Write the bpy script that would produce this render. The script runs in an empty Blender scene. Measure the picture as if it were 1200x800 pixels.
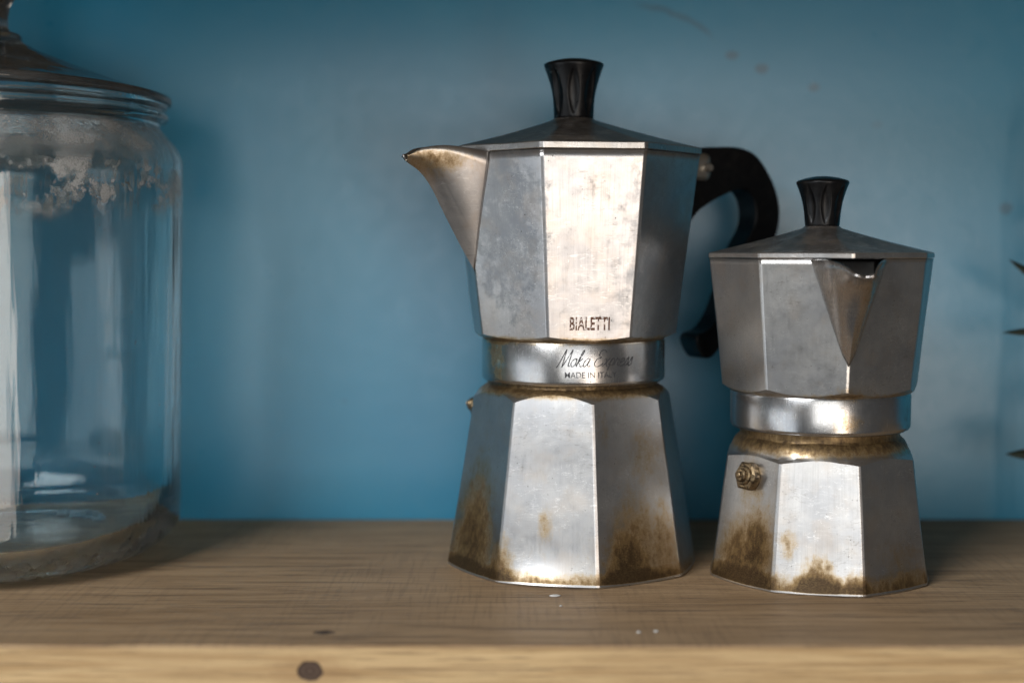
import bpy, bmesh, math, random
from mathutils import Vector, Matrix, noise as mnoise
R = math.radians
random.seed(4)
S = bpy.context.scene
C = S.collection
MM = 0.001

# ------------------------------------------------------------------ camera
cd = bpy.data.cameras.new('camera'); cam = bpy.data.objects.new('camera', cd); C.objects.link(cam)
cam.location = (0, 0, 0.1354)
cam.rotation_euler = (R(90 - 3.707), 0, 0)
cd.sensor_width = 36; cd.lens = 49.69
cd.clip_start = 0.02; cd.clip_end = 50
cd.dof.use_dof = True; cd.dof.focus_distance = 0.565; cd.dof.aperture_fstop = 3.8; cd.dof.aperture_blades = 9
S.camera = cam
# ------------------------------------------------------------------ world (dim room) and lamps (two windows, dim side of the room)
W = bpy.data.worlds.new('World'); S.world = W; W.use_nodes = True
W.node_tree.nodes['Background'].inputs[0].default_value = (0.78, 0.80, 0.82, 1)
W.node_tree.nodes['Background'].inputs[1].default_value = 0.04

def area(name, az, el, dist, w, h, energy, col):
    l = bpy.data.lights.new(name, 'AREA'); l.shape = 'RECTANGLE'; l.size = w; l.size_y = h
    l.energy = energy; l.color = col
    o = bpy.data.objects.new(name, l); C.objects.link(o)
    tgt = Vector((0.05, 0.62, 0.10))
    d = Vector((math.sin(R(az)) * math.cos(R(el)), -math.cos(R(az)) * math.cos(R(el)), math.sin(R(el))))
    o.location = tgt + d * dist
    o.rotation_euler = (-d).to_track_quat('-Z', 'Y').to_euler()
    return o
area('window_light', -36, 31, 1.7, 0.70, 0.90, 15.5, (0.95, 0.975, 1.0))
area('room_window_light', -1, 2, 1.8, 1.05, 0.75, 4.4, (0.98, 0.985, 0.98))
area('warm_window_light', 19, -9, 1.6, 0.32, 0.80, 2.8, (1.0, 0.87, 0.76))
area('side_window_light', -58, -10, 2.0, 1.3, 0.9, 3.6, (0.86, 0.93, 1.0))

S.view_settings.view_transform = 'Standard'; S.view_settings.look = 'None'
S.view_settings.exposure = 0.60; S.view_settings.gamma = 1.0
S.cycles.use_denoising = True
S.cycles.max_bounces = 14; S.cycles.transmission_bounces = 12; S.cycles.glossy_bounces = 6; S.cycles.diffuse_bounces = 5
S.cycles.sample_clamp_indirect = 6.0

# ------------------------------------------------------------------ node helpers
class NT:
    def __init__(s, name):
        s.m = bpy.data.materials.new(name); s.m.use_nodes = True
        s.t = s.m.node_tree; s.N = s.t.nodes; s.L = s.t.links
        s.b = s.N['Principled BSDF']; s.out = s.N['Material Output']
        tc = s.N.new('ShaderNodeTexCoord')
        v = s.N.new('ShaderNodeVectorMath'); v.operation = 'SCALE'; v.inputs[3].default_value = 1000.0
        s.L.new(tc.outputs['Object'], v.inputs[0]); s.mm = v.outputs[0]
        sp = s.N.new('ShaderNodeSeparateXYZ'); s.L.new(s.mm, sp.inputs[0])
        s.x, s.y, s.z = sp.outputs
    def put(s, sock, v):
        if isinstance(v, (int, float)):
            sock.default_value = v
        elif isinstance(v, (tuple, list)):
            sock.default_value = tuple(v) + ((1,) if len(v) == 3 and sock.type == 'RGBA' else ())
        else:
            s.L.new(v, sock)
    def math(s, op, a, b=0.0, c=None, clamp=False):
        n = s.N.new('ShaderNodeMath'); n.operation = op; n.use_clamp = clamp
        s.put(n.inputs[0], a); s.put(n.inputs[1], b)
        if c is not None: s.put(n.inputs[2], c)
        return n.outputs[0]
    def add(s, a, b): return s.math('ADD', a, b)
    def sub(s, a, b): return s.math('SUBTRACT', a, b)
    def mul(s, a, b): return s.math('MULTIPLY', a, b)
    def step(s, v, lo, hi, a=0.0, b=1.0):
        n = s.N.new('ShaderNodeMapRange'); n.interpolation_type = 'SMOOTHSTEP'; n.clamp = True
        s.put(n.inputs[0], v); s.put(n.inputs[1], lo); s.put(n.inputs[2], hi); s.put(n.inputs[3], a); s.put(n.inputs[4], b)
        return n.outputs[0]
    def vec(s, scale=(1, 1, 1), off=(0, 0, 0), src=None):
        n = s.N.new('ShaderNodeMapping'); n.inputs['Scale'].default_value = scale; n.inputs['Location'].default_value = off
        s.L.new(src or s.mm, n.inputs[0]); return n.outputs[0]
    def noise(s, scale, detail=4, rough=0.55, vec=None, dist=0.0, out=0):
        n = s.N.new('ShaderNodeTexNoise'); s.L.new(vec or s.mm, n.inputs['Vector'])
        n.inputs['Scale'].default_value = scale; n.inputs['Detail'].default_value = detail
        n.inputs['Roughness'].default_value = rough; n.inputs['Distortion'].default_value = dist
        return n.outputs[out]
    def voro(s, scale, vec=None, out=0):
        n = s.N.new('ShaderNodeTexVoronoi'); s.L.new(vec or s.mm, n.inputs['Vector']); n.inputs['Scale'].default_value = scale
        return n.outputs[out]
    def mix(s, f, a, b):
        n = s.N.new('ShaderNodeMix'); n.data_type = 'RGBA'
        s.put(n.inputs[0], f); s.put(n.inputs[6], a); s.put(n.inputs[7], b); return n.outputs[2]
    def fmix(s, f, a, b):
        n = s.N.new('ShaderNodeMix'); n.data_type = 'FLOAT'
        s.put(n.inputs[0], f); s.put(n.inputs[2], a); s.put(n.inputs[3], b); return n.outputs[0]
    def bump(s, h, strength=0.3, dist=0.0003, nrm=None):
        n = s.N.new('ShaderNodeBump'); n.inputs['Strength'].default_value = strength; n.inputs['Distance'].default_value = dist
        s.L.new(h, n.inputs['Height'])
        if nrm is not None: s.L.new(nrm, n.inputs['Normal'])
        return n.outputs[0]
    def set(s, **k):
        for a, v in k.items(): s.put(s.b.inputs[a.replace('_', ' ')], v)
    def theta(s):   # degrees, 0 toward the front (-Y), + to the right
        return s.mul(s.math('ARCTAN2', s.x, s.mul(s.y, -1.0)), 57.29578)
    def ell(s, ax, a0, aw, bx, b0, bw):   # soft elliptical blob, 1 in the middle, 0 at its edge
        p = s.math('POWER', s.math('ABSOLUTE', s.math('DIVIDE', s.sub(ax, a0), aw)), 2.0)
        q = s.math('POWER', s.math('ABSOLUTE', s.math('DIVIDE', s.sub(bx, b0), bw)), 2.0)
        return s.sub(1.0, s.add(p, q))
    def blob(s, ax, a0, aw, bx, b0, bw):
        return s.math('MAXIMUM', s.ell(ax, a0, aw, bx, b0, bw), 0.0)

# ------------------------------------------------------------------ materials
def aluminium(name, blobs=(), rim=0.0, seed=0.0, base_rough=0.30, tint=(0.54, 0.53, 0.515), grime=0.0, dull=(), dark_z=None):
    n = NT(name); th = n.theta(); off = n.vec(off=(seed * 37, seed * 11, seed * 53))
    big = n.noise(0.045, 5, 0.6, off)
    mid = n.noise(0.22, 6, 0.65, off)
    fine = n.noise(1.3, 4, 0.6, off)
    # brushed direction: fine lines running up the metal
    thv = n.N.new('ShaderNodeCombineXYZ'); n.put(thv.inputs[0], n.mul(th, 2.6)); n.put(thv.inputs[1], n.mul(n.z, 0.035)); n.put(thv.inputs[2], seed)
    brush = n.noise(1.0, 3, 0.6, thv.outputs[0])
    col = n.mix(n.step(big, 0.35, 0.65), tint, tuple(c * k for c, k in zip(tint, (0.80, 0.82, 0.86))))
    col = n.mix(n.mul(n.step(mid, 0.50, 0.75), 0.22), col, tuple(c * k for c, k in zip(tint, (0.62, 0.60, 0.58))))
    col = n.mix(n.mul(n.step(brush, 0.45, 0.75), 0.35), col, tuple(c * 0.62 for c in tint))
    rough = n.add(base_rough, n.add(n.mul(n.sub(mid, 0.5), 0.16), n.mul(n.sub(brush, 0.5), 0.16)))
    metal = 0.95
    if dark_z:   # darker, less metallic top of the lid; its edge keeps the base tint
        dk = n.mul(n.step(n.z, dark_z - 0.3, dark_z + 0.3), n.step(mid, 0.25, 0.7, 1.0, 0.72)); col = n.mix(dk, col, (0.075, 0.060, 0.048)); rough = n.add(rough, n.mul(dk, 0.08)); metal = n.sub(0.95, n.mul(dk, 0.40))
    # dull oxidised patches
    for (a0, aw, z0, h, k) in dull:
        d = n.mul(n.step(n.add(n.blob(th, a0, aw, n.z, z0, h), n.mul(n.sub(mid, 0.5), 2.6)), 0.25, 0.9), k)
        col = n.mix(d, col, (0.20, 0.225, 0.25)); rough = n.add(rough, n.mul(d, 0.15))
    # fine speckle and hairline scratches
    spk = n.noise(3.2, 3, 0.7, off)
    col = n.mix(n.mul(n.step(spk, 0.56, 0.74), 0.45), col, tuple(c * 0.45 for c in tint))
    col = n.mix(n.mul(n.step(n.noise(0.09, 4, 0.6, n.vec(off=(seed * 7 + 4, 9, seed))), 0.45, 0.7), 0.30), col, tuple(c * k for c, k in zip(tint, (0.95, 0.80, 0.66))))
    for i, sc in enumerate(((0.9, 0.3, 0.05), (0.12, 0.6, 0.5), (0.5, 0.2, 0.28))):
        mp = n.N.new('ShaderNodeMapping'); mp.inputs['Rotation'].default_value = (0.5 * i + seed, 0.9 * i, 0.3 + seed * 1.3); mp.inputs['Scale'].default_value = (0.035, 0.5, 0.5); n.L.new(off, mp.inputs[0])
        ln = n.math('ABSOLUTE', n.sub(n.noise(1.0, 2, 0.5, mp.outputs[0]), 0.5))
        sm = n.mul(n.step(ln, 0.010, 0.003), n.step(n.noise(0.06, 2, 0.5, n.vec(off=(i * 31, seed, 5))), 0.50, 0.60))
        col = n.mix(n.mul(sm, 0.5), col, (0.80, 0.79, 0.77) if i else (0.2, 0.18, 0.16))
    # dark pits and nicks
    pit = n.mul(n.step(n.voro(0.33, off), 0.10, 0.045), n.step(n.noise(0.11, 2, 0.5, off), 0.52, 0.62))
    col = n.mix(n.mul(pit, 0.85), col, (0.05, 0.035, 0.025)); rough = n.add(rough, n.mul(pit, 0.25))
    # coffee and burn stains, and darker rings around the joints
    if blobs or grime:
        s = grime
        for (a0, aw, z0, h, k) in blobs:
            s = n.add(s, n.mul(n.blob(th, a0, aw, n.z, z0, h), k))
        strk = n.noise(0.5, 5, 0.65, n.vec((1, 1, 0.45), (seed * 5, 0, 3)))
        flk = n.noise(1.1, 6, 0.75, n.vec((1, 1, 1.8), (seed * 3, 5, 1)))
        t = n.add(s, n.add(n.mul(n.sub(mid, 0.5), 0.85), n.add(n.mul(n.sub(strk, 0.5), 0.75), n.mul(n.sub(flk, 0.5), 0.55))))
        if rim: t = n.sub(t, n.step(n.z, rim + 0.5, rim * 0.6, 0.0, 2.0))
        m1 = n.step(t, 0.16, 0.75); m2 = n.step(t, 0.52, 0.98); m3 = n.step(t, 0.84, 1.40)
        col = n.mix(n.mul(m1, 0.78), col, (0.43, 0.315, 0.17))
        col = n.mix(n.mul(m2, n.step(spk, 0.35, 0.66, 0.95, 0.85)), col, n.mix(n.step(strk, 0.4, 0.62), (0.225, 0.140, 0.052), (0.150, 0.086, 0.031))); col = n.mix(n.mul(m3, n.step(flk, 0.36, 0.62, 0.65, 0.95)), col, (0.050, 0.030, 0.014))
        rough = n.add(rough, n.mul(m2, 0.12))
        metal = n.sub(metal, n.mul(m2, 0.25))
    n.set(Base_Color=col, Roughness=n.math('MAXIMUM', rough, 0.12), Metallic=metal)
    h = n.add(n.add(n.mul(brush, 0.30), n.mul(fine, 0.30)), n.add(n.mul(mid, 0.25), n.mul(pit, -1.2)))
    n.set(Normal=n.bump(h, 0.25, 0.00010))
    return n.m

def wall_paint():
    n = NT('blue_wall_paint')
    a = n.noise(0.006, 4, 0.55); f = n.noise(0.12, 5, 0.6); g = n.noise(0.9, 3, 0.6)
    col = n.mix(n.step(a, 0.35, 0.65), (0.014, 0.235, 0.400), (0.024, 0.255, 0.410))
    col = n.mix(n.mul(n.step(f, 0.5, 0.75), 0.18), col, (0.05, 0.265, 0.385))
    # scuffs and spots: (x, z, half width, half height) in mm on the wall
    m = 0.0
    for (x, z, w, h, k) in SPOTS:
        m = n.math('MAXIMUM', m, n.mul(n.step(n.add(n.ell(n.x, x, w, n.z, z, h), n.mul(n.sub(f, 0.5), 1.6)), 0.0, 0.8), k))
    arc = n.sub(n.z, n.add(n.mul(n.math('POWER', n.sub(n.x, 58.0), 2.0), -0.009), 256.0))
    am = n.mul(n.step(n.math('ABSOLUTE', n.add(arc, n.mul(n.sub(f, 0.5), 5.0))), 2.6, 0.4), n.mul(n.step(n.x, 56, 72), n.step(n.x, 101, 94)))
    m = n.mul(n.math('MAXIMUM', m, n.mul(am, 0.6)), 0.75)
    col = n.mix(m, col, (0.030, 0.075, 0.105))
    n.set(Base_Color=col, Roughness=n.add(0.30, n.mul(n.sub(f, 0.5), 0.12)), Specular_IOR_Level=0.85)
    n.set(Normal=n.bump(n.add(n.mul(f, 0.5), n.mul(g, 0.45)), 0.22, 0.0005))
    return n.m

SPOTS = [(109, 231, 4.2, 2.6, 0.75), (123.5, 224.5, 4.0, 3.0, 0.8), (149, 215.5, 4.0, 3.0, 0.75), (181, 197, 3.5, 2.5, 0.25),
         (246, 156, 4.2, 3.4, 0.7), (176, 60, 2, 3, 0.3), (-84, 60, 1.5, 2, 0.2)]

def wood():
    n = NT('weathered_pine')
    g1 = n.noise(1.0, 5, 0.6, n.vec((0.007, 0.09, 0.16)), dist=1.6)
    g2 = n.noise(1.0, 6, 0.65, n.vec((0.014, 0.42, 0.60), (3, 1, 7)), dist=0.9)
    g3 = n.noise(1.0, 4, 0.6, n.vec((0.05, 1.1, 2.0), (9, 4, 1)))
    big = n.noise(0.012, 3, 0.5)
    saw = n.noise(1.0, 2, 0.5, n.vec((0.55, 0.03, 0.03), (1, 8, 2)))          # faint saw marks across the board
    top = n.step(n.z, -1.6, -0.4)                                             # aged, handled upper face; sawn front, painted lighter still for facing the window
    aged = n.mix(n.step(g1, 0.36, 0.64), (0.39, 0.258, 0.142), (0.275, 0.175, 0.092))
    fresh_lit = n.mix(n.step(g1, 0.36, 0.64), (0.62, 0.435, 0.225), (0.45, 0.290, 0.135))
    col = n.mix(top, fresh_lit, aged)
    col = n.mix(n.mul(n.step(g2, 0.53, 0.63), 0.72), col, n.mix(top, (0.29, 0.185, 0.09), (0.115, 0.077, 0.050)))
    col = n.mix(n.mul(n.step(g3, 0.55, 0.70), 0.55), col, (0.060, 0.040, 0.026))
    col = n.mix(n.mul(n.step(big, 0.40, 0.65), 0.30), col, n.mix(top, (0.45, 0.30, 0.15), (0.38, 0.265, 0.160)))
    col = n.mix(n.mul(n.mul(n.mul(n.step(saw, 0.50, 0.62), n.step(big, 0.38, 0.6)), 0.17), top), col, (0.06, 0.04, 0.03))
    wob = n.mul(n.sub(n.noise(0.35, 4, 0.6), 0.5), 0.9)
    # knot on the front edge and where it comes out on the top
    kf = n.mul(n.step(n.add(n.ell(n.x, -69.5, 4.6, n.z, -9.0, 3.6), wob), -0.05, 0.10), n.sub(1.0, top))
    kfr = n.mul(n.step(n.add(n.ell(n.x, -69.5, 20.0, n.z, -9.5, 8.0), wob), 0.0, 0.9), n.sub(1.0, top))
    kt = n.mul(n.step(n.add(n.ell(n.x, -66.5, 4.2, n.y, 494.0, 2.4), wob), -0.05, 0.25), top)
    ring = n.mul(n.math('SINE', n.mul(n.math('SQRT', n.math('MAXIMUM', n.sub(1.0, n.ell(n.x, -69.5, 4.6, n.z, -9.0, 3.6)), 0.0)), 14.0)), 0.5)
    col = n.mix(n.mul(kfr, 0.35), col, (0.33, 0.19, 0.085))
    k = n.math('MAXIMUM', kf, kt)
    col = n.mix(k, col, n.mix(n.add(0.5, ring), (0.060, 0.036, 0.024), (0.105, 0.066, 0.044)))
    n.set(Base_Color=col, Roughness=n.add(0.60, n.mul(n.sub(g2, 0.5), 0.3)), Specular_IOR_Level=0.30)
    h = n.add(n.add(n.mul(g2, 1.0), n.mul(g3, 0.7)), n.add(n.mul(saw, 0.15), n.mul(k, -1.0)))
    n.set(Normal=n.bump(h, 0.55, 0.0008))
    return n.m

def bakelite():
    n = NT('black_bakelite')
    f = n.noise(0.25, 5, 0.6); g = n.noise(2.5, 3, 0.6)
    n.set(Base_Color=n.mix(n.step(f, 0.45, 0.75), (0.004, 0.004, 0.0045), (0.009, 0.008, 0.0075)), Roughness=n.add(0.30, n.mul(n.sub(f, 0.4), 0.35)), Specular_IOR_Level=0.28)
    n.set(Normal=n.bump(g, 0.12, 0.0002)); return n.m

def brass():
    n = NT('tarnished_brass'); f = n.noise(0.5, 5, 0.65)
    n.set(Base_Color=n.mix(n.step(f, 0.4, 0.65), (0.27, 0.195, 0.110), (0.06, 0.042, 0.026)), Metallic=0.9, Roughness=n.add(0.30, n.mul(f, 0.2)))
    n.set(Normal=n.bump(f, 0.3, 0.0003)); return n.m

def print_mat(name, col, lo, hi, scale):
    n = NT(name); w = n.noise(scale, 4, 0.7)
    n.set(Base_Color=col, Roughness=0.6, Alpha=n.step(w, lo, hi)); return n.m

def glass(name, dusty, tint=(0.89, 0.965, 0.975)):
    n = NT(name); th = n.theta()
    n.set(Base_Color=tint, Transmission_Weight=1.0, Roughness=0.015, IOR=1.42)
    wav = n.noise(0.018, 2, 0.5, n.vec((1, 1, 0.35)))
    wv2 = n.noise(1.0, 3, 0.55, n.vec((0.075, 0.075, 0.006)))
    n.set(Normal=n.bump(n.add(wav, n.mul(wv2, 0.30)), 0.38, 0.004))
    a = n.noise(0.045, 7, 0.66); f = n.noise(1.6, 4, 0.7); p = n.noise(0.25, 5, 0.65, n.vec(off=(9, 2, 4)))
    if dusty == 'jar':
        sh = n.mul(n.step(n.z, 171, 180), n.step(n.z, 190.5, 187))                          # dust lying on the shoulder
        pt = n.mul(n.mul(n.step(n.z, 146, 160), n.step(n.z, 176, 168)), n.step(n.add(n.mul(a, 0.80), n.mul(p, 0.30)), 0.555, 0.64))
        bt = n.mul(n.step(n.z, 16, 3), n.step(n.add(n.mul(a, 0.7), n.mul(p, 0.4)), 0.50, 0.62))
        sp = n.mul(n.step(n.voro(0.22), 0.13, 0.06), n.step(n.noise(0.05, 3, 0.5), 0.52, 0.62))
        m = n.add(n.add(n.mul(sh, n.step(n.add(a, n.mul(f, 0.3)), 0.50, 0.85, 0.05, 0.60)), n.mul(pt, 0.75)), n.add(n.mul(bt, 0.25), n.mul(sp, 0.5)))
        m = n.add(m, 0.004)
    else:
        m = n.step(n.add(a, n.mul(f, 0.35)), 0.50, 0.95, 0.12, 0.70)
    m = n.math('MINIMUM', n.mul(m, n.step(f, 0.30, 0.60, 0.55, 1.0)), 1.0)
    d = n.N.new('ShaderNodeBsdfDiffuse')
    n.put(d.inputs[0], (0.52, 0.505, 0.48) if dusty == 'jar' else (0.15, 0.135, 0.12))
    mx = n.N.new('ShaderNodeMixShader'); n.put(mx.inputs[0], m); n.L.new(n.b.outputs[0], mx.inputs[1]); n.L.new(d.outputs[0], mx.inputs[2])
    n.L.new(mx.outputs[0], n.out.inputs['Surface'])
    return n.m

def plain(name, col, rough=0.6, **k):
    n = NT(name); f = n.noise(0.3, 4, 0.6)
    n.set(Base_Color=n.mix(n.step(f, 0.35, 0.65), col, tuple(c * 0.7 for c in col)), Roughness=rough, **k); return n.m

# ------------------------------------------------------------------ mesh helpers
def link(name, me, mat, parent=None, smooth=True, angle=None):
    o = bpy.data.objects.new(name, me); C.objects.link(o)
    me.materials.clear(); me.materials.append(mat)
    if smooth:
        for p in me.polygons: p.use_smooth = True
        if angle: me.set_sharp_from_angle(angle=R(angle))
    if parent: o.parent = parent
    return o
def pydata(name, v, f):
    me = bpy.data.meshes.new(name); me.from_pydata([(a * MM, b * MM, c * MM) for a, b, c in v], [], f); me.validate(); me.update()
    bm = bmesh.new(); bm.from_mesh(me); bmesh.ops.remove_doubles(bm, verts=bm.verts, dist=1e-7); bmesh.ops.recalc_face_normals(bm, faces=bm.faces); bm.to_mesh(me); bm.free()
    return me
def pol(r, th, z, c=(0, 0)): return (c[0] + r * math.sin(R(th)), c[1] - r * math.cos(R(th)), z)
def revolve(name, prof, seg=96, closed=False, fr=None):
    v = []; f = []; n = len(prof)
    for i in range(seg):
        th = 360.0 * i / seg
        for (r, z) in prof:
            rr = fr(r, z, th) if fr else r
            v.append(pol(max(rr, 0.0), th, z))
    for i in range(seg):
        j = (i + 1) % seg
        for k in range(n - 1 + (1 if closed else 0)):
            k2 = (k + 1) % n
            f.append((i * n + k, i * n + k2, j * n + k2, j * n + k))
    return pydata(name, v, f)
def interp(tab, x):
    if x <= tab[0][0]: return tab[0][1]
    for (a, b), (c, d) in zip(tab, tab[1:]):
        if x <= c: return b + (d - b) * (x - a) / (c - a)
    return tab[-1][1]
def catmull(pts, n=6, closed=False):
    out = []; m = len(pts)
    rng = range(m if closed else m - 1)
    for i in rng:
        g = (lambda k: pts[k % m]) if closed else (lambda k: pts[min(max(k, 0), m - 1)])
        p0, p1, p2, p3 = g(i - 1), g(i), g(i + 1), g(i + 2)
        for j in range(n):
            t = j / n
            out.append(tuple(0.5 * (2 * b + (c - a) * t + (2 * a - 5 * b + 4 * c - d) * t * t + (3 * b - a - 3 * c + d) * t ** 3) for a, b, c, d in zip(p0, p1, p2, p3)))
    if not closed: out.append(tuple(pts[-1]))
    return out
PH = sorted(set([round(s * a, 3) for s in (-1, 1) for a in (0, 3, 6, 9, 12, 14, 16, 17.5, 19, 20, 20.8, 21.3, 21.7, 22.0, 22.25)] + [-22.5]))
K8 = math.cos(R(22.5))
def oct_r(Rv, ph, cap=0.9945):   # radius of an octagon with slightly rounded corners; ph = angle from the facet's middle
    return min(Rv * K8 / math.cos(R(ph)), Rv * cap)
def bevel(o, w, seg=3, angle=30):
    b = o.modifiers.new('bevel', 'BEVEL'); b.width = w * MM; b.segments = seg; b.limit_method = 'ANGLE'; b.angle_limit = R(angle)

def boiler_mesh(name, th0, Rv0, Rv1, zt, rev, bulge):
    """faceted flaring body whose flat facets are cut by a round shoulder at the top (that gives the arched facet tops)"""
    v = []; f = []; cols = []
    for k in range(8):
        for ph in PH: cols.append((th0 + 22.5 + 45 * k + ph, ph))
    nr = 26
    for th, ph in cols:
        def rf(z):
            Rv = Rv0 + (Rv1 - Rv0) * z / zt
            r = oct_r(Rv, ph); w = bulge * (1 - min(z / 16.0, 1.0)) ** 2
            return r + (Rv * 0.9945 - r) * w
        lo, hi = rev[0][0] - 6, rev[-1][0]
        for _ in range(40):
            mz = 0.5 * (lo + hi)
            if rf(mz) < interp(rev, mz): lo = mz
            else: hi = mz
        zs = lo
        col = [pol(2.0, th, 1.2), pol(Rv0 * 0.80, th, 1.2), pol(Rv0 * 0.86, th, 0.0), pol(rf(0) - 0.7, th, 0.0), pol(rf(0.7), th, 0.7)]
        for i in range(1, nr): 
            z = 0.7 + (zs - 0.7) * (i / (nr - 1)) ** 0.9; col.append(pol(rf(z), th, z))
        for i in range(1, 13):
            z = zs + (rev[-1][0] - zs) * i / 12; col.append(pol(interp(rev, z), th, z))
        v += col
    n = len(v) // len(cols)
    for i in range(len(cols)):
        j = (i + 1) % len(cols)
        for k in range(n - 1): f.append((i * n + k, j * n + k, j * n + k + 1, i * n + k + 1))
    return pydata(name, v, f)

def chamber_mesh(name, th0, Rvf, zr, rev, spout_k, zk, vfrac):
    """upper faceted jug; facets cut by a round cone at the bottom; a V left open at the spout corner"""
    v = []; f = []; cols = []
    phA = math.degrees(math.atan((0.5 - vfrac) * 2 * math.tan(R(22.5))))   # angle where the V meets the rim on each neighbour facet
    P2 = sorted(set(PH + [round(phA, 4), round(-phA, 4)]))
    for k in range(8):
        for ph in P2: cols.append((th0 + 22.5 + 45 * k + ph, ph, k))
    nr = 24
    for th, ph, k in cols:
        rf = lambda z: oct_r(Rvf(z), ph)
        lo, hi = rev[0][0], rev[-1][0] + 4
        for _ in range(40):
            mz = 0.5 * (lo + hi)
            if interp(rev, mz) < rf(mz): lo = mz
            else: hi = mz
        zs = lo; ztop = zr
        right = (k == spout_k % 8); left = (k == (spout_k - 1) % 8)         # spout corner sits between these facets
        if right or left:
            p = ph if right else -ph
            if p < -phA + 1e-6:
                s = (math.tan(R(p)) + math.tan(R(22.5))) / (2 * math.tan(R(22.5)))   # 0 at the corner, vfrac at the rim point
                ztop = zk + (zr - zk) * min(s / vfrac, 1.0)
        col = []
        for i in range(8):
            z = rev[0][0] + (zs - rev[0][0]) * i / 8; col.append(pol(interp(rev, z), th, z))
        for i in range(nr):
            z = zs + (ztop - zs) * i / (nr - 1); col.append(pol(rf(z), th, z))
        v += col
    n = len(v) // len(cols)
    for i in range(len(cols)):
        j = (i + 1) % len(cols)
        for q in range(n - 1): f.append((i * n + q, j * n + q, j * n + q + 1, i * n + q + 1))
    me = pydata(name, v, f)
    return me

def spout_mesh(name, ths, Rvf, zr, zk, vfrac, keel, rimline, lip):
    """two curved sheets that meet in a keel; (u, z) keel from V tip to beak, rimline (u, half width, z) from the jug's rim to the beak"""
    a = R(ths); U = Vector((math.sin(a), -math.cos(a), 0)); V = Vector((math.cos(a), math.sin(a), 0))
    side = 2 * Rvf(zr) * math.sin(R(22.5)); d = vfrac * side
    A_u = Rvf(zr) * 0.9945 - d * math.sin(R(22.5)); A_v = d * math.cos(R(22.5))
    kp = catmull(keel, 5); rp = catmull([(A_u, A_v, zr)] + rimline, 5)
    m = 25; vs = []; fs = []
    def samp(p, t):
        L = len(p) - 1; i = min(int(t * L), L - 1); w = t * L - i
        return tuple(x + (y - x) * w for x, y in zip(p[i], p[i + 1]))
    ns = 9
    for i in range(m):
        t = i / (m - 1); k = samp(kp, t); r = samp(rp, t)
        for j in range(-ns, ns + 1):
            s = abs(j) / ns; sg = 1 if j >= 0 else -1
            u = k[0] + (r[0] - k[0]) * s; z = k[1] + (r[2] - k[1]) * s; w = r[1] * s * sg
            b = math.sin(math.pi * s) * lip * math.sin(math.pi * min(t * 1.0, 1)) ** 0.8
            rnd = (1 - s) ** 9 * -0.35                                  # keel slightly rounded
            p = U * (u + rnd) + V * (w + b * sg) + Vector((0, 0, z))
            vs.append(tuple(p))
    q = 2 * ns + 1
    for i in range(m - 1):
        for j in range(q - 1): fs.append((i * q + j, i * q + j + 1, (i + 1) * q + j + 1, (i + 1) * q + j))
    return pydata(name, vs, fs)

def lid_mesh(name, th0, Rv, z0, h, zap, rap):
    v = []; f = []; cols = [(th0 + 22.5 + 45 * k + ph, ph) for k in range(8) for ph in PH]
    for th, ph in cols:
        o = lambda q: oct_r(q, ph)
        col = [pol(o(Rv) - 3.0, th, z0), pol(o(Rv) - 0.3, th, z0), pol(o(Rv), th, z0 + 0.3), pol(o(Rv), th, z0 + h - 0.4), pol(o(Rv) - 0.4, th, z0 + h)]
        n = 16; zs = z0 + h
        for i in range(1, n + 1):
            t = i / n; rc = rap + 1.0; Rq = (Rv - 0.4) + (rc - Rv + 0.4) * t
            w = max(0.0, (t - 0.72) / 0.28) ** 1.5                      # facets fade into a round boss under the knob
            col.append(pol(o(Rq) * (1 - w) + Rq * w, th, zs + (zap - zs) * (t + 0.10 * math.sin(math.pi * t) * -0.35)))
        col.append(pol(rap, th, zap + 0.8)); col.append(pol(rap * 0.5, th, zap + 0.8))
        v += col
    n = len(v) // len(cols)
    for i in range(len(cols)):
        j = (i + 1) % len(cols)
        for k in range(n - 1): f.append((i * n + k, j * n + k, j * n + k + 1, i * n + k + 1))
    return pydata(name, v, f)

def knob_mesh(name, r0, r1, z0, z1, dome):
    prof = [(r0 * 0.3, z0), (r0 - 0.4, z0), (r0, z0 + 0.5)]
    H = z1 - z0
    for i in range(1, 25):
        t = i / 24; prof.append((r0 + (r1 - r0) * (0.35 * t + 0.65 * t ** 2.6), z0 + 0.5 + (H - 1.6) * t))
    prof += [(r1 + 0.05, z1 - 0.7), (r1 - 0.15, z1 - 0.2), (r1 - 0.7, z1 + 0.15)]
    for i in range(1, 7): t = i / 6; prof.append(((r1 - 0.7) * (1 - t) + 0.05 * t, z1 + 0.15 + dome * (1 - (1 - t) ** 2)))
    def fr(r, z, th):
        t = (z - z0) / H
        if not 0.08 < t < 0.88: return r
        s = (t - 0.08) / 0.80; w = 15.5 * math.sin(math.pi * s ** 0.85) ** 0.75
        ph = ((th + 3 + 22.5) % 45) - 22.5
        if abs(ph) >= w: return r
        return r - 0.115 * r * (1 - (ph / w) ** 2) ** 0.8 * math.sin(math.pi * s ** 0.85) ** 0.4
    return revolve(name, prof, 192, fr=fr)

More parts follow.
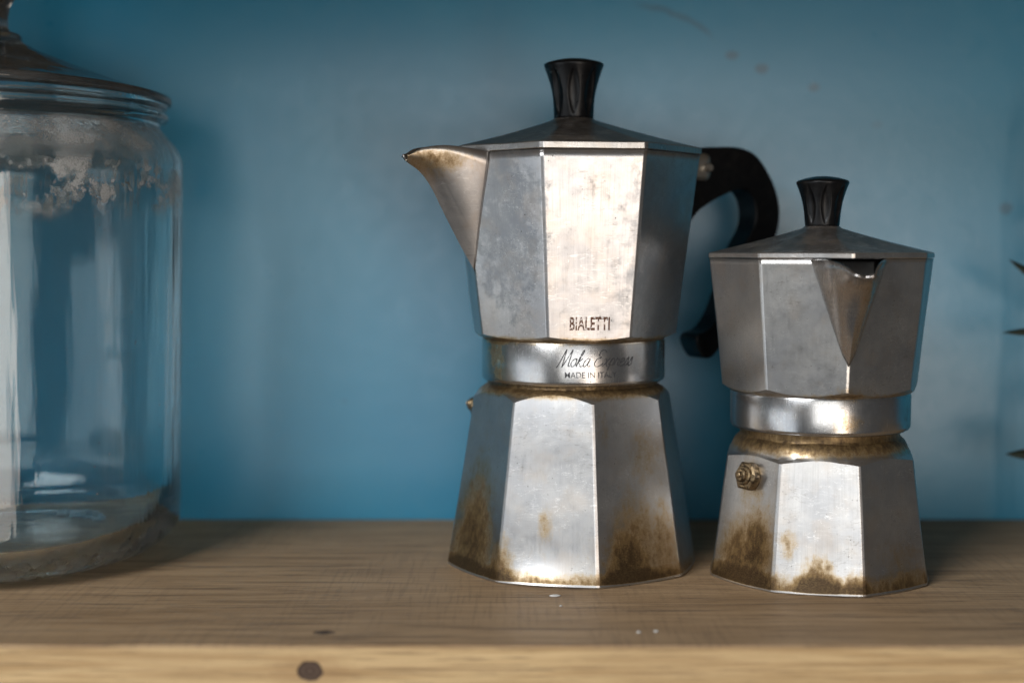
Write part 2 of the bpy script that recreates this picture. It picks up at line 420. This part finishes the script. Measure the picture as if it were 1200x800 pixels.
def handle_mesh(name, ths, outline, width, k=1.0, du=0.0, dz=0.0):
    a = R(ths); U = Vector((math.sin(a), -math.cos(a), 0)); V = Vector((math.cos(a), math.sin(a), 0))
    pts = catmull([(u * k + du, z * k + dz) for u, z in outline], 5, closed=True)
    bm = bmesh.new(); h = width / 2
    vs = [bm.verts.new((U * u + Vector((0, 0, z)) - V * h) * MM) for u, z in pts]
    fc = bm.faces.new(vs)
    ex = bmesh.ops.extrude_face_region(bm, geom=[fc])
    bmesh.ops.translate(bm, vec=V * width * MM, verts=[g for g in ex['geom'] if isinstance(g, bmesh.types.BMVert)])
    bmesh.ops.recalc_face_normals(bm, faces=bm.faces)
    me = bpy.data.meshes.new(name); bm.to_mesh(me); bm.free(); return me

def box_mesh(name, ths, u0, u1, w, z0, z1):
    a = R(ths); U = Vector((math.sin(a), -math.cos(a), 0)); V = Vector((math.cos(a), math.sin(a), 0))
    vs = [tuple(U * u + V * s * w / 2 + Vector((0, 0, z))) for u in (u0, u1) for s in (-1, 1) for z in (z0, z1)]
    return pydata(name, vs, [(0, 1, 3, 2), (4, 6, 7, 5), (0, 4, 5, 1), (2, 3, 7, 6), (0, 2, 6, 4), (1, 5, 7, 3)])

def axis_revolve(name, prof, origin, axis, seg=32, hexa=()):
    """prof = (r, distance along axis); hexa = indices of profile rows that are hexagonal"""
    ax = Vector(axis).normalized(); s = ax.cross(Vector((0, 0, 1))).normalized(); t = s.cross(ax)
    v = []; f = []; n = len(prof)
    for i in range(seg):
        an = 2 * math.pi * i / seg
        for k, (r, d) in enumerate(prof):
            if k in hexa:
                ph = (math.degrees(an) % 60) - 30; r = min(r / math.cos(R(ph)), r * 1.135)
            v.append(tuple(Vector(origin) + ax * d + (s * math.cos(an) + t * math.sin(an)) * r))
    for i in range(seg):
        j = (i + 1) % seg
        for k in range(n - 1): f.append((i * n + k, i * n + k + 1, j * n + k + 1, j * n + k))
    return pydata(name, v, f)

def text_mesh(name, body, w, h, mapf, bold=0.0, spacing=1.0):
    cu = bpy.data.curves.new(name, 'FONT'); cu.body = body; cu.align_x = 'CENTER'; cu.offset = bold; cu.resolution_u = 4; cu.space_character = spacing
    o = bpy.data.objects.new(name, cu); C.objects.link(o)
    bpy.context.view_layer.update()
    me = bpy.data.meshes.new_from_object(o.evaluated_get(bpy.context.evaluated_depsgraph_get()))
    bpy.data.objects.remove(o); bpy.data.curves.remove(cu)
    xs = [v.co.x for v in me.vertices]; ys = [v.co.y for v in me.vertices]
    x0, x1, y0, y1 = min(xs), max(xs), min(ys), max(ys)
    bm = bmesh.new(); bm.from_mesh(me)
    bmesh.ops.subdivide_edges(bm, edges=[e for e in bm.edges if e.calc_length() > 0.2], cuts=2)
    for v in bm.verts:
        p = mapf(((v.co.x - x0) / (x1 - x0) - 0.5) * w, (v.co.y - y0) / (y1 - y0) * h)
        v.co = Vector(p) * MM
    bm.to_mesh(me); bm.free(); return me

def stroke_mesh(name, strokes, mapf, width):
    v = []; f = []
    for st in strokes:
        p = catmull(st, 6); b = len(v)
        for i, q in enumerate(p):
            a0 = p[max(i - 1, 0)]; a1 = p[min(i + 1, len(p) - 1)]
            dx, dy = a1[0] - a0[0], a1[1] - a0[1]; L = math.hypot(dx, dy) or 1
            w = width * (0.75 + 0.45 * abs(dy) / L)
            for s in (-0.5, 0.5): v.append(tuple(mapf(q[0] - dy / L * w * s, q[1] + dx / L * w * s)))
        for i in range(len(p) - 1): f.append((b + 2 * i, b + 2 * i + 1, b + 2 * i + 3, b + 2 * i + 2))
    return pydata(name, v, f)

def dent(o, amp, freq, sd=0.0):
    for v in o.data.vertices:
        p = v.co * 1000 * freq + Vector((sd, sd * 2, 0)); q = v.co * 1000 * freq * 4 + Vector((sd, 0, 3))
        d = mnoise.noise(p) * amp + mnoise.noise(q) * amp * 0.12
        e = Vector((v.co.x, v.co.y, 0)); e = e.normalized() if e.length > 1e-5 else Vector((0, 0, 0))
        v.co += (e * d + Vector((0, 0, mnoise.noise(p + Vector((9, 9, 9))) * amp * 0.6 if v.co.z > 0.012 else 0))) * MM
def thing(name, label, cat, loc, group=None):
    o = bpy.data.objects.new(name, None); C.objects.link(o); o.location = [c * MM for c in loc]; o.empty_display_size = 0.02
    o['label'] = label; o['category'] = cat
    if group: o['group'] = group
    return o
def tag(o, label, cat, group=None):
    o['label'] = label; o['category'] = cat
    if group: o['group'] = group
    return o

# ================================================================== setting: wall, shelf board, the board above
M_wood = wood(); M_wall = wall_paint()
def board(name, x0, x1, y0, y1, z0, z1, bw=0.9):
    bm = bmesh.new(); nx = 180
    rows = [(y0, z0), (y0, z1), (y1, z1), (y1, z0)]
    ring = []
    for i in range(nx + 1):
        x = x0 + (x1 - x0) * i / nx; q = []
        for k, (y, z) in enumerate(rows):
            dy = mnoise.noise(Vector((x * 0.03, k * 3.1, 1.7))) * 0.35 if k in (0, 1) else 0
            dz = mnoise.noise(Vector((x * 0.025, k * 1.3, 7.7))) * 0.25 if k == 1 else 0
            q.append(bm.verts.new((x * MM, (y + dy) * MM, (z + dz) * MM)))
        ring.append(q)
    for a, b in zip(ring, ring[1:]):
        for k in range(4): bm.faces.new((a[k], a[(k + 1) % 4], b[(k + 1) % 4], b[k]))
    bm.faces.new(ring[0]); bm.faces.new(ring[-1][::-1])
    bmesh.ops.recalc_face_normals(bm, faces=bm.faces)
    me = bpy.data.meshes.new(name); bm.to_mesh(me); bm.free()
    o = link(name, me, M_wood, smooth=False); bevel(o, bw, 3, 40); o['kind'] = 'structure'; return o
board('shelf', -620, 620, 478, 705, -28, 0)
up = board('upper_shelf', -620, 620, 446, 705, 0, 26); up.location.z = 0.2595
wm = pydata('wall', [(x, y, z) for x in (-900, 900) for y in (706, 726) for z in (-300, 700)], [(0, 1, 3, 2), (4, 6, 7, 5), (0, 4, 5, 1), (2, 3, 7, 6), (0, 2, 6, 4), (1, 5, 7, 3)])
w = link('wall', wm, M_wall, smooth=False); w['kind'] = 'structure'

# ================================================================== moka pots
M_black = bakelite(); M_brass = brass()
M_iron = aluminium('hinge_metal', base_rough=0.4, seed=9, tint=(0.5, 0.47, 0.42), grime=0.15)
M_printb = print_mat('worn_brown_print', (0.13, 0.052, 0.026), 0.37, 0.50, 0.9)
M_engrave = print_mat('worn_engraving', (0.03, 0.03, 0.033), 0.34, 0.50, 0.6)

OUT = [(54, 178), (62, 181), (74, 182), (86, 182), (96, 178.5), (105, 168), (109.5, 157), (109.5, 147.5), (106.5, 139), (97, 120), (84.5, 102.5), (74, 89.5),
       (69, 86.5), (65.5, 88), (62, 94), (63, 97.5), (69, 99.5), (74.5, 105), (80, 116), (87, 134), (94, 145), (95.5, 153), (93, 160.5), (87, 163.5), (76, 160), (64, 154), (54, 147)]

def moka(P):
    g = thing('moka_pot', P['label'], 'coffee pot', P['loc'], None); g.scale = P['sc']
    Rvf = P['Rvf']; zr = P['zr']
    # boiler, neck
    b = link('boiler', boiler_mesh('boiler', P['thb'], P['Rv0'], P['Rv1'], P['zt'], P['rev_b'], 0.48), P['m_boiler'], g, angle=24)
    # collar
    zc0, zc1, rc = P['collar']
    col = link('collar', revolve('collar', [(rc - 5, zc0), (rc - 1.4, zc0), (rc - 0.7, zc0 + 0.4), (rc - 0.1, zc0 + 1.3), (rc, zc0 + 2), (rc, zc1 - 1.2), (rc - 0.3, zc1 - 0.4), (rc - 1.2, zc1), (rc - 5, zc1)], 160), P['m_collar'], g, angle=35)
    # upper chamber + spout
    ch = link('upper_chamber', chamber_mesh('upper_chamber', P['thu'], Rvf, zr, P['rev_u'], P['sk'], P['zk'], P['vf']), P['m_upper'], g, angle=24)
    so = ch.modifiers.new('wall', 'SOLIDIFY'); so.thickness = 1.6 * MM; so.offset = -1
    ths = P['thu'] + 45 * P['sk']
    sp = link('spout', spout_mesh('spout', ths, Rvf, zr, P['zk'], P['vf'], P['keel'], P['rim'], P['lip']), P['m_spout'], ch, angle=28)
    so = sp.modifiers.new('wall', 'SOLIDIFY'); so.thickness = 1.3 * MM; so.offset = -1
    for q in (b, ch): dent(q, 0.32, 0.035, P['zr'])
    # lid, knob
    ld = link('lid', lid_mesh('lid', P['thu'], P['lid'][0], P['lid'][1], P['lid'][2], P['lid'][3], P['lid'][4]), P['m_lid'], g, angle=24)
    dent(ld, 0.30, 0.05, 3)
    kb = link('lid_knob', knob_mesh('lid_knob', *P['knob']), M_black, ld)
    # handle and hinge on the side away from the spout
    k = P['hk']; du, dz = P['hoff']
    h = link('handle', handle_mesh('handle', ths + 180, OUT, 13.4 * k, k, du, dz), M_black, g); bevel(h, 5.6 * k, 6, 40)
    ru = Rvf(zr)
    hb = link('hinge', box_mesh('hinge', ths + 180, ru - 1.0, ru + 14.5 * k, 16.5 * k, zr - 9.5 * k, zr + 4.4 * k), M_iron, g, smooth=False); bevel(hb, 4.0 * k, 4)
    a = R(ths + 180); V = Vector((math.cos(a), math.sin(a), 0)); U = Vector((math.sin(a), -math.cos(a), 0))
    pin = link('hinge_pin', axis_revolve('hinge_pin', [(0.01, -11 * k), (1.5 * k, -11 * k), (1.8 * k, -10.5 * k), (1.8 * k, 10.5 * k), (1.5 * k, 11 * k), (0.01, 11 * k)], U * (ru + 10.5 * k) + Vector((0, 0, zr - 3.0 * k)), V, 20), M_iron, hb, angle=40)
    # safety valve
    vt, vz, vr = P['valve']
    ap = (P['Rv0'] + (P['Rv1'] - P['Rv0']) * vz / P['zt']) * K8
    ax = Vector((math.sin(R(vt)), -math.cos(R(vt)), 0.20)).normalized(); og = ax * 0 + Vector((ap * math.sin(R(vt)), -ap * math.cos(R(vt)), vz))
    v = link('safety_valve', axis_revolve('safety_valve', [(vr * 1.04, -2), (vr * 1.04, 0.5), (vr * 0.98, 0.9), (vr * 0.98, 3.3), (vr * 0.86, 3.9), (vr * 0.1, 3.95)], og, ax, 72, hexa=(2, 3)), M_brass, g, angle=30)
    link('valve_stem', axis_revolve('valve_stem', [(vr * 0.72, 3.5), (vr * 0.72, 4.4), (vr * 0.64, 4.9), (vr * 0.50, 5.0), (vr * 0.50, 6.0), (vr * 0.42, 6.5), (vr * 0.24, 6.6), (vr * 0.22, 7.3), (vr * 0.14, 7.6), (0.01, 7.65)], og, ax, 40), M_brass, v, angle=30)
    return g

# ---- the large pot
THU = -15.8
big = dict(label='taller moka pot with brown lettering on its bright front face, spout pointing left', loc=(26.5, 611.5, 0), sc=(0.988, 0.988, 0.998),
    thb=-36.6, Rv0=55.8, Rv1=43.6, zt=74.0, rev_b=[(70, 46.6), (72, 44.6), (73.4, 43.2), (75, 41.4), (76.4, 40.0), (77.3, 38.7), (78.2, 37.2), (82, 36.8)],
    collar=(79.7, 98.0, 40.0), thu=THU, Rvf=lambda z: 45.5 + (z - 101) * 0.1318, zr=175.3,
    rev_u=[(96.5, 38.0), (98.0, 39.6), (98.7, 41.2), (99.5, 42.9), (100.4, 45.0), (101.2, 47.2)], sk=-1, zk=126.4, vf=0.37,
    keel=[(48.6, 126.0), (56, 137.8), (63.5, 150.8), (69.5, 161.5), (74.5, 167.3), (78, 169.6), (80.3, 171.0)],
    rim=[(57.5, 12.0, 176.6), (66, 8.6, 177.6), (74, 5.6, 176.8), (78.2, 3.9, 174.8), (80.8, 3.0, 173.2)], lip=1.5,
    lid=(55.9, 175.6, 2.9, 191.0, 8.6), knob=(8.6, 12.9, 191.6, 215.2, 2.0), hk=1.0, hoff=(0, 0), valve=(-105, 66.5, 5.4))
big['m_boiler'] = aluminium('stained_boiler_metal', seed=1, base_rough=0.33, rim=1.3, blobs=[
    (-15, 200, -2, 9, 0.92), (0, 400, 0, 34, 0.16), (-36, 8, 3, 20, 0.75), (-16, 5, 24, 10, 0.5), (28, 19, 2, 42, 0.75), (20, 14, 4, 20, 0.45), (48, 8, 16, 26, 0.45), (33, 21, 34, 58, 0.20), (-62, 22, 45, 50, 0.22), (40, 14, 52, 14, 0.35), (14, 5, 62, 12, 0.4), (-62, 26, 4, 50, 0.95), (0, 400, 79.5, 6.0, 1.25)])
big['m_collar'] = aluminium('collar_metal', seed=2, base_rough=0.24, blobs=[(-58, 16, 92, 12, 0.75), (-52, 10, 82, 6, 0.5), (0, 400, 97.5, 1.6, 0.5)])
big['m_upper'] = aluminium('chamber_metal', seed=3, base_rough=0.33, tint=(0.56, 0.545, 0.53), dull=[(-38, 30, 148, 52, 0.45), (50, 40, 130, 60, 0.25)], blobs=[(0, 400, 98.5, 2.2, 0.75)])
big['m_spout'] = aluminium('spout_metal', seed=4, base_rough=0.33, tint=(0.57, 0.545, 0.52), blobs=[(-58, 7, 171, 9, 0.6), (-52, 8, 172, 6, 0.4)])
big['m_lid'] = aluminium('lid_metal', seed=5, base_rough=0.30, tint=(0.56, 0.54, 0.51), dark_z=178.3)
G = moka(big)
# lettering on the bright facet: straight onto its sloping plane
fa = THU + 22.5; U = Vector((math.sin(R(fa)), -math.cos(R(fa)), 0)); V = Vector((math.cos(R(fa)), math.sin(R(fa)), 0))
def facet_map(x, z, z0=103.2):
    zz = z0 + z; return U * (big['Rvf'](zz) * K8 + 0.06) + V * x + Vector((0, 0, zz))
link('brand_lettering', text_mesh('brand_lettering', 'BIALETTI', 16.6, 5.4, facet_map, bold=0.022, spacing=1.06), M_printb, G, smooth=False)
def collar_map(s, z, z0, t0):
    t = t0 + math.degrees(s / 40.0); return Vector(pol(40.05, t, z0 + z))
link('origin_lettering', text_mesh('origin_lettering', 'MADE IN ITALY', 22.0, 2.4, lambda x, z: collar_map(x, z, 83.6, 8.5), bold=0.004), M_engrave, G, smooth=False)
LET = {'M': (1.65, [[(0, -.1), (.2, .15), (.5, 1.85), (.58, 1.9), (.72, .15), (.8, .15), (1.25, 1.85), (1.33, 1.9), (1.42, .2), (1.65, .1)]]),
       'o': (0.72, [[(.4, 1), (.12, .75), (.06, .3), (.3, 0), (.58, .25), (.58, .75), (.4, 1), (.72, .85)]]),
       'k': (0.85, [[(0, .1), (.28, 1.2), (.42, 1.9), (.28, 1.95), (.15, 1.2), (.1, 0)], [(.12, .5), (.55, 1.0)], [(.12, .5), (.35, .35), (.6, 0), (.85, .15)]]),
       'a': (0.95, [[(.6, .9), (.3, 1), (.05, .6), (.1, .1), (.35, .05), (.6, .7), (.62, .95), (.6, .2), (.75, 0), (.95, .15)]]),
       'E': (1.2, [[(1.1, 1.7), (.8, 2.0), (.38, 1.85), (.34, 1.3), (.7, 1.1), (.2, .9), (.06, .35), (.4, 0), (.9, .15), (1.15, .45)]]),
       'x': (0.72, [[(0, .9), (.22, .9), (.45, .1), (.7, .05)], [(.65, 1), (0, 0)]]),
       'p': (0.72, [[(0, .2), (.25, 1), (.05, -.7)], [(.2, .7), (.45, 1), (.62, .7), (.5, .15), (.15, .2)]]),
       'r': (0.80, [[(0, .1), (.2, 1.05), (.3, .85), (.5, .9), (.5, .3), (.62, .05), (.82, .15)]]),
       'e': (0.66, [[(.05, .45), (.5, .6), (.45, .95), (.2, .95), (.02, .5), (.15, .05), (.4, .02), (.68, .25)]]),
       's': (0.58, [[(0, .1), (.35, 1.05), (.45, .6), (.45, .2), (.2, 0), (.05, .15)]]), ' ': (0.35, [])}
strokes = []; cx = 0
for chh in 'Moka Express':
    wd, sts = LET[chh]
    for st in sts: strokes.append([((cx + x + 0.38 * y), y) for x, y in st])
    cx += wd
SC = 35.0 / (cx + 0.6)
strokes = [[((x - cx / 2 - 0.3) * SC, y * SC) for x, y in st] for st in strokes]
link('script_lettering', stroke_mesh('script_lettering', strokes, lambda x, z: collar_map(x, z, 88.2, 12.5), 0.36), M_engrave, G, smooth=False)

# ---- the small pot
THS = -42.7
small = dict(label='shorter squat moka pot with its spout turned to the viewer and a brass valve', loc=(128.9, 589.2, 0), sc=(0.9866, 0.9866, 0.995),
    thb=-34.4, Rv0=47.6, Rv1=41.0, zt=51.0, rev_b=[(49.6, 43.2), (50.6, 41.6), (51.2, 40.2), (51.8, 38.6), (52.6, 37.6), (54, 36.8), (56, 36.0), (57.6, 35.0), (58.4, 33.8), (59.2, 33.3), (63.5, 33.2)],
    collar=(61.9, 77.6, 37.4), thu=THS, Rvf=lambda z: 41.9 + (z - 80.5) * 0.1115, zr=132.5,
    rev_u=[(76.4, 36.0), (77.6, 37.7), (78.4, 38.9), (79.4, 40.3), (80.4, 41.9), (81.4, 43.6)], sk=1, zk=91.4, vf=0.42,
    keel=[(42.6, 91.0), (47.0, 101.5), (51.6, 112.5), (56.2, 121.0), (60.5, 125.2), (64.5, 126.4)],
    rim=[(50.5, 11.0, 132.3), (56, 7.8, 131.2), (60.5, 5.2, 129.2), (64.0, 3.8, 127.6), (65.2, 2.8, 127.0)], lip=1.2,
    lid=(48.2, 132.7, 2.3, 145.0, 7.2), knob=(7.1, 10.9, 145.6, 164.7, 1.8), hk=0.76, hoff=(2.0, -2.5), valve=(-57.0, 44.0, 5.5))
small['m_boiler'] = aluminium('burnt_boiler_metal', seed=6, base_rough=0.33, rim=1.2, blobs=[
    (-10, 220, -2, 11, 0.95), (0, 400, 0, 26, 0.16), (-57, 26, 8, 26, 1.05), (-44, 12, 24, 18, 0.55), (-12, 14, 2, 17, 0.85), (8, 8, 2, 12, 0.45), (-28, 7, 20, 8, 0.55), (38, 20, 12, 14, 0.35), (-57, 14, 42, 12, 0.75), (0, 400, 58.5, 7.0, 1.15)])
small['m_collar'] = aluminium('small_collar_metal', seed=7, base_rough=0.23, blobs=[(6, 13, 67, 7, 0.62), (4, 10, 77.5, 4, 0.5)])
small['m_upper'] = aluminium('small_chamber_metal', seed=8, base_rough=0.33, tint=(0.54, 0.53, 0.51), blobs=[(3, 14, 79, 4.5, 0.55), (0, 400, 78, 1.6, 0.55)])
small['m_spout'] = aluminium('small_spout_metal', seed=10, base_rough=0.26, tint=(0.56, 0.52, 0.48), blobs=[(8, 7, 122, 14, 0.4)])
small['m_lid'] = aluminium('small_lid_metal', seed=11, base_rough=0.32, tint=(0.54, 0.52, 0.49), dark_z=134.9)
moka(small)

# ================================================================== glass jar
jar = thing('glass_jar', 'large clear glass storage jar with dusty shoulder, cropped by the left edge', 'jar', (-230.2, 620.4, 0))
M_glass = glass('dusty_jar_glass', 'jar'); M_lidg = glass('dusty_lid_glass', 'lid', (0.42, 0.42, 0.41))  # lid tint and dust darkened: reflection of the board's dark underside painted in
pr = []
Rj = lambda z: 81.3 + (z - 18) / 154.0 * 3.2
for i in range(13):
    a = math.pi / 2 * i / 12; pr.append((52 + 29.3 * math.sin(a), 18 * (1 - math.cos(a)) + 0.0))
outer = [(0.0, 4.0), (30, 3.6), (44, 2.2), (48, 0.4)] + pr + [(Rj(z), z) for z in range(26, 170, 8)] + [(84.6, 172), (84.3, 175), (83.0, 178.5), (80.8, 182), (78.2, 185), (76.0, 187.2), (75.0, 189.0), (74.9, 190.5),
        (76.0, 191.2), (77.6, 191.8), (78.6, 193.2), (78.6, 194.4), (77.6, 195.6), (76.0, 196.2), (76.2, 196.8), (77.8, 197.3), (78.2, 198.6), (77.8, 199.8), (76.8, 200.4)]
inner = [(71.5, 200.2), (71.0, 198), (71.0, 190), (72.2, 187.0), (75.0, 184.0), (77.8, 180.5), (80.0, 176.5), (80.8, 171)] + [(Rj(z) - 4.0, z) for z in range(162, 26, -8)] + [(76.0, 21), (72, 14.5), (64, 9.5), (52, 7.6), (30, 8.6), (0.0, 9.0)]
jb = link('jar_body', revolve('jar_body', outer + inner, 160), M_glass, jar)
lidp = [(0.0, 201.8), (60, 201.8), (70, 201.2), (77.5, 201.0), (79.0, 201.6), (79.4, 202.8), (79.0, 204.2), (77, 205.0), (70, 206.2), (60, 209.2), (40, 216.0), (24, 221.6), (16.5, 225.0), (15.4, 226.4), (15.2, 228.0), (14.0, 229.0),
        (10.6, 229.8), (9.4, 231.5), (9.2, 236), (10.0, 241), (12.5, 245.5), (14.5, 249), (14.8, 252), (13.4, 255), (9.5, 257.2), (4, 258.2), (0.0, 258.4)]
jl = link('jar_lid', revolve('jar_lid', lidp, 128), M_lidg, jar)
jl.rotation_euler = (R(-0.6), R(1.6), 0); jl.location = (-5.4 * MM, 0, 0.6 * MM)

# ================================================================== crumbs on the board
M_crumb = plain('white_crumb', (0.72, 0.70, 0.66), 0.7)
def crumb(x, y, sx, sy, label):
    bm = bmesh.new(); bmesh.ops.create_icosphere(bm, subdivisions=2, radius=1.0)
    for v in bm.verts:
        k = 1 + 0.35 * mnoise.noise(v.co * 1.7 + Vector((x, y, 0)))
        v.co = Vector((v.co.x * sx * k, v.co.y * sy * k, max(v.co.z, -0.5) * 0.35 * k + 0.17)) * MM
    me = bpy.data.meshes.new('crumb'); bm.to_mesh(me); bm.free()
    o = link('crumb', me, M_crumb); o.location = (x * MM, y * MM, 0.0); tag(o, label, 'crumb', 'white crumbs on the board')
crumb(17.0, 547.0, 2.2, 1.3, 'largest white crumb, flat flake just in front of the taller pot')
crumb(18.6, 531.0, 0.6, 0.6, 'tiny pale crumb in front of the flat white flake')
crumb(45.0, 494.0, 0.8, 0.8, 'left of the two small white crumbs near the board\'s front edge')
crumb(51.2, 495.0, 0.9, 0.9, 'right of the two small white crumbs near the board\'s front edge')

# ================================================================== dark sprig at the right edge
M_leaf = plain('dark_leaf', (0.020, 0.030, 0.018), 0.55)
sprig = thing('plant_sprig', 'dark spiky leaves of a plant poking in at the right edge', 'plant', (258, 655, 0))
def tube(name, pts, r0, r1, seg=8):
    v = []; f = []; n = len(pts)
    for i, p in enumerate(pts):
        r = r0 + (r1 - r0) * i / (n - 1)
        for j in range(seg):
            a = 2 * math.pi * j / seg; v.append((p[0] + r * math.cos(a), p[1] + r * math.sin(a), p[2]))
    for i in range(n - 1):
        for j in range(seg): k = (j + 1) % seg; f.append((i * seg + j, i * seg + k, (i + 1) * seg + k, (i + 1) * seg + j))
    return pydata(name, v, f)
link('stem', tube('stem', catmull([(2, 0, 0), (0, 2, 50), (3, 0, 100), (1, -1, 150), (4, 0, 185)], 6), 1.8, 0.8), M_leaf, sprig)
def leaf(p0, d, L, w, droop):
    d = Vector(d).normalized(); s = d.cross(Vector((0, 0, 1))).normalized(); n = s.cross(d); s, n = (s * 0.35 + n * 0.94), (n * 0.35 - s * 0.94); v = []; f = []; N = 9
    for i in range(N):
        t = i / (N - 1); c = Vector(p0) + d * L * t + Vector((0, 0, -droop * t * t)); ww = w * (math.sin(math.pi * (0.08 + 0.92 * t)) ** 0.8 if t < 1 else 0.02)
        for k, (a, b) in enumerate(((-1, 0.12), (0, -0.12), (1, 0.12), (0, -0.30))): v.append(tuple(c + s * ww * a + n * ww * b))
    for i in range(N - 1):
        for k in range(4): f.append((i * 4 + k, i * 4 + (k + 1) % 4, i * 4 + 4 + (k + 1) % 4, i * 4 + 4 + k))
    link('leaf', pydata('leaf', v, f), M_leaf, sprig)
for (z, az, el, L, w, dr) in [(112, -95, 30, 34, 2.7, -2), (97, -88, 2, 33, 2.2, 1), (42, -85, -8, 31, 3.2, -3), (150, 60, 25, 34, 3, 4), (130, 130, 15, 28, 3, 3), (108, 85, 10, 34, 3, 4), (84, 30, 10, 32, 3, 4),
                           (62, 100, 5, 30, 3, 4), (168, -10, 40, 24, 2.6, 2), (184, 40, 60, 26, 2.6, 1), (52, 20, 8, 26, 3, 3)]:
    leaf((2, 0, z), (math.sin(R(az)) * math.cos(R(el)), -math.cos(R(az)) * math.cos(R(el)), math.sin(R(el))), L, w, dr)
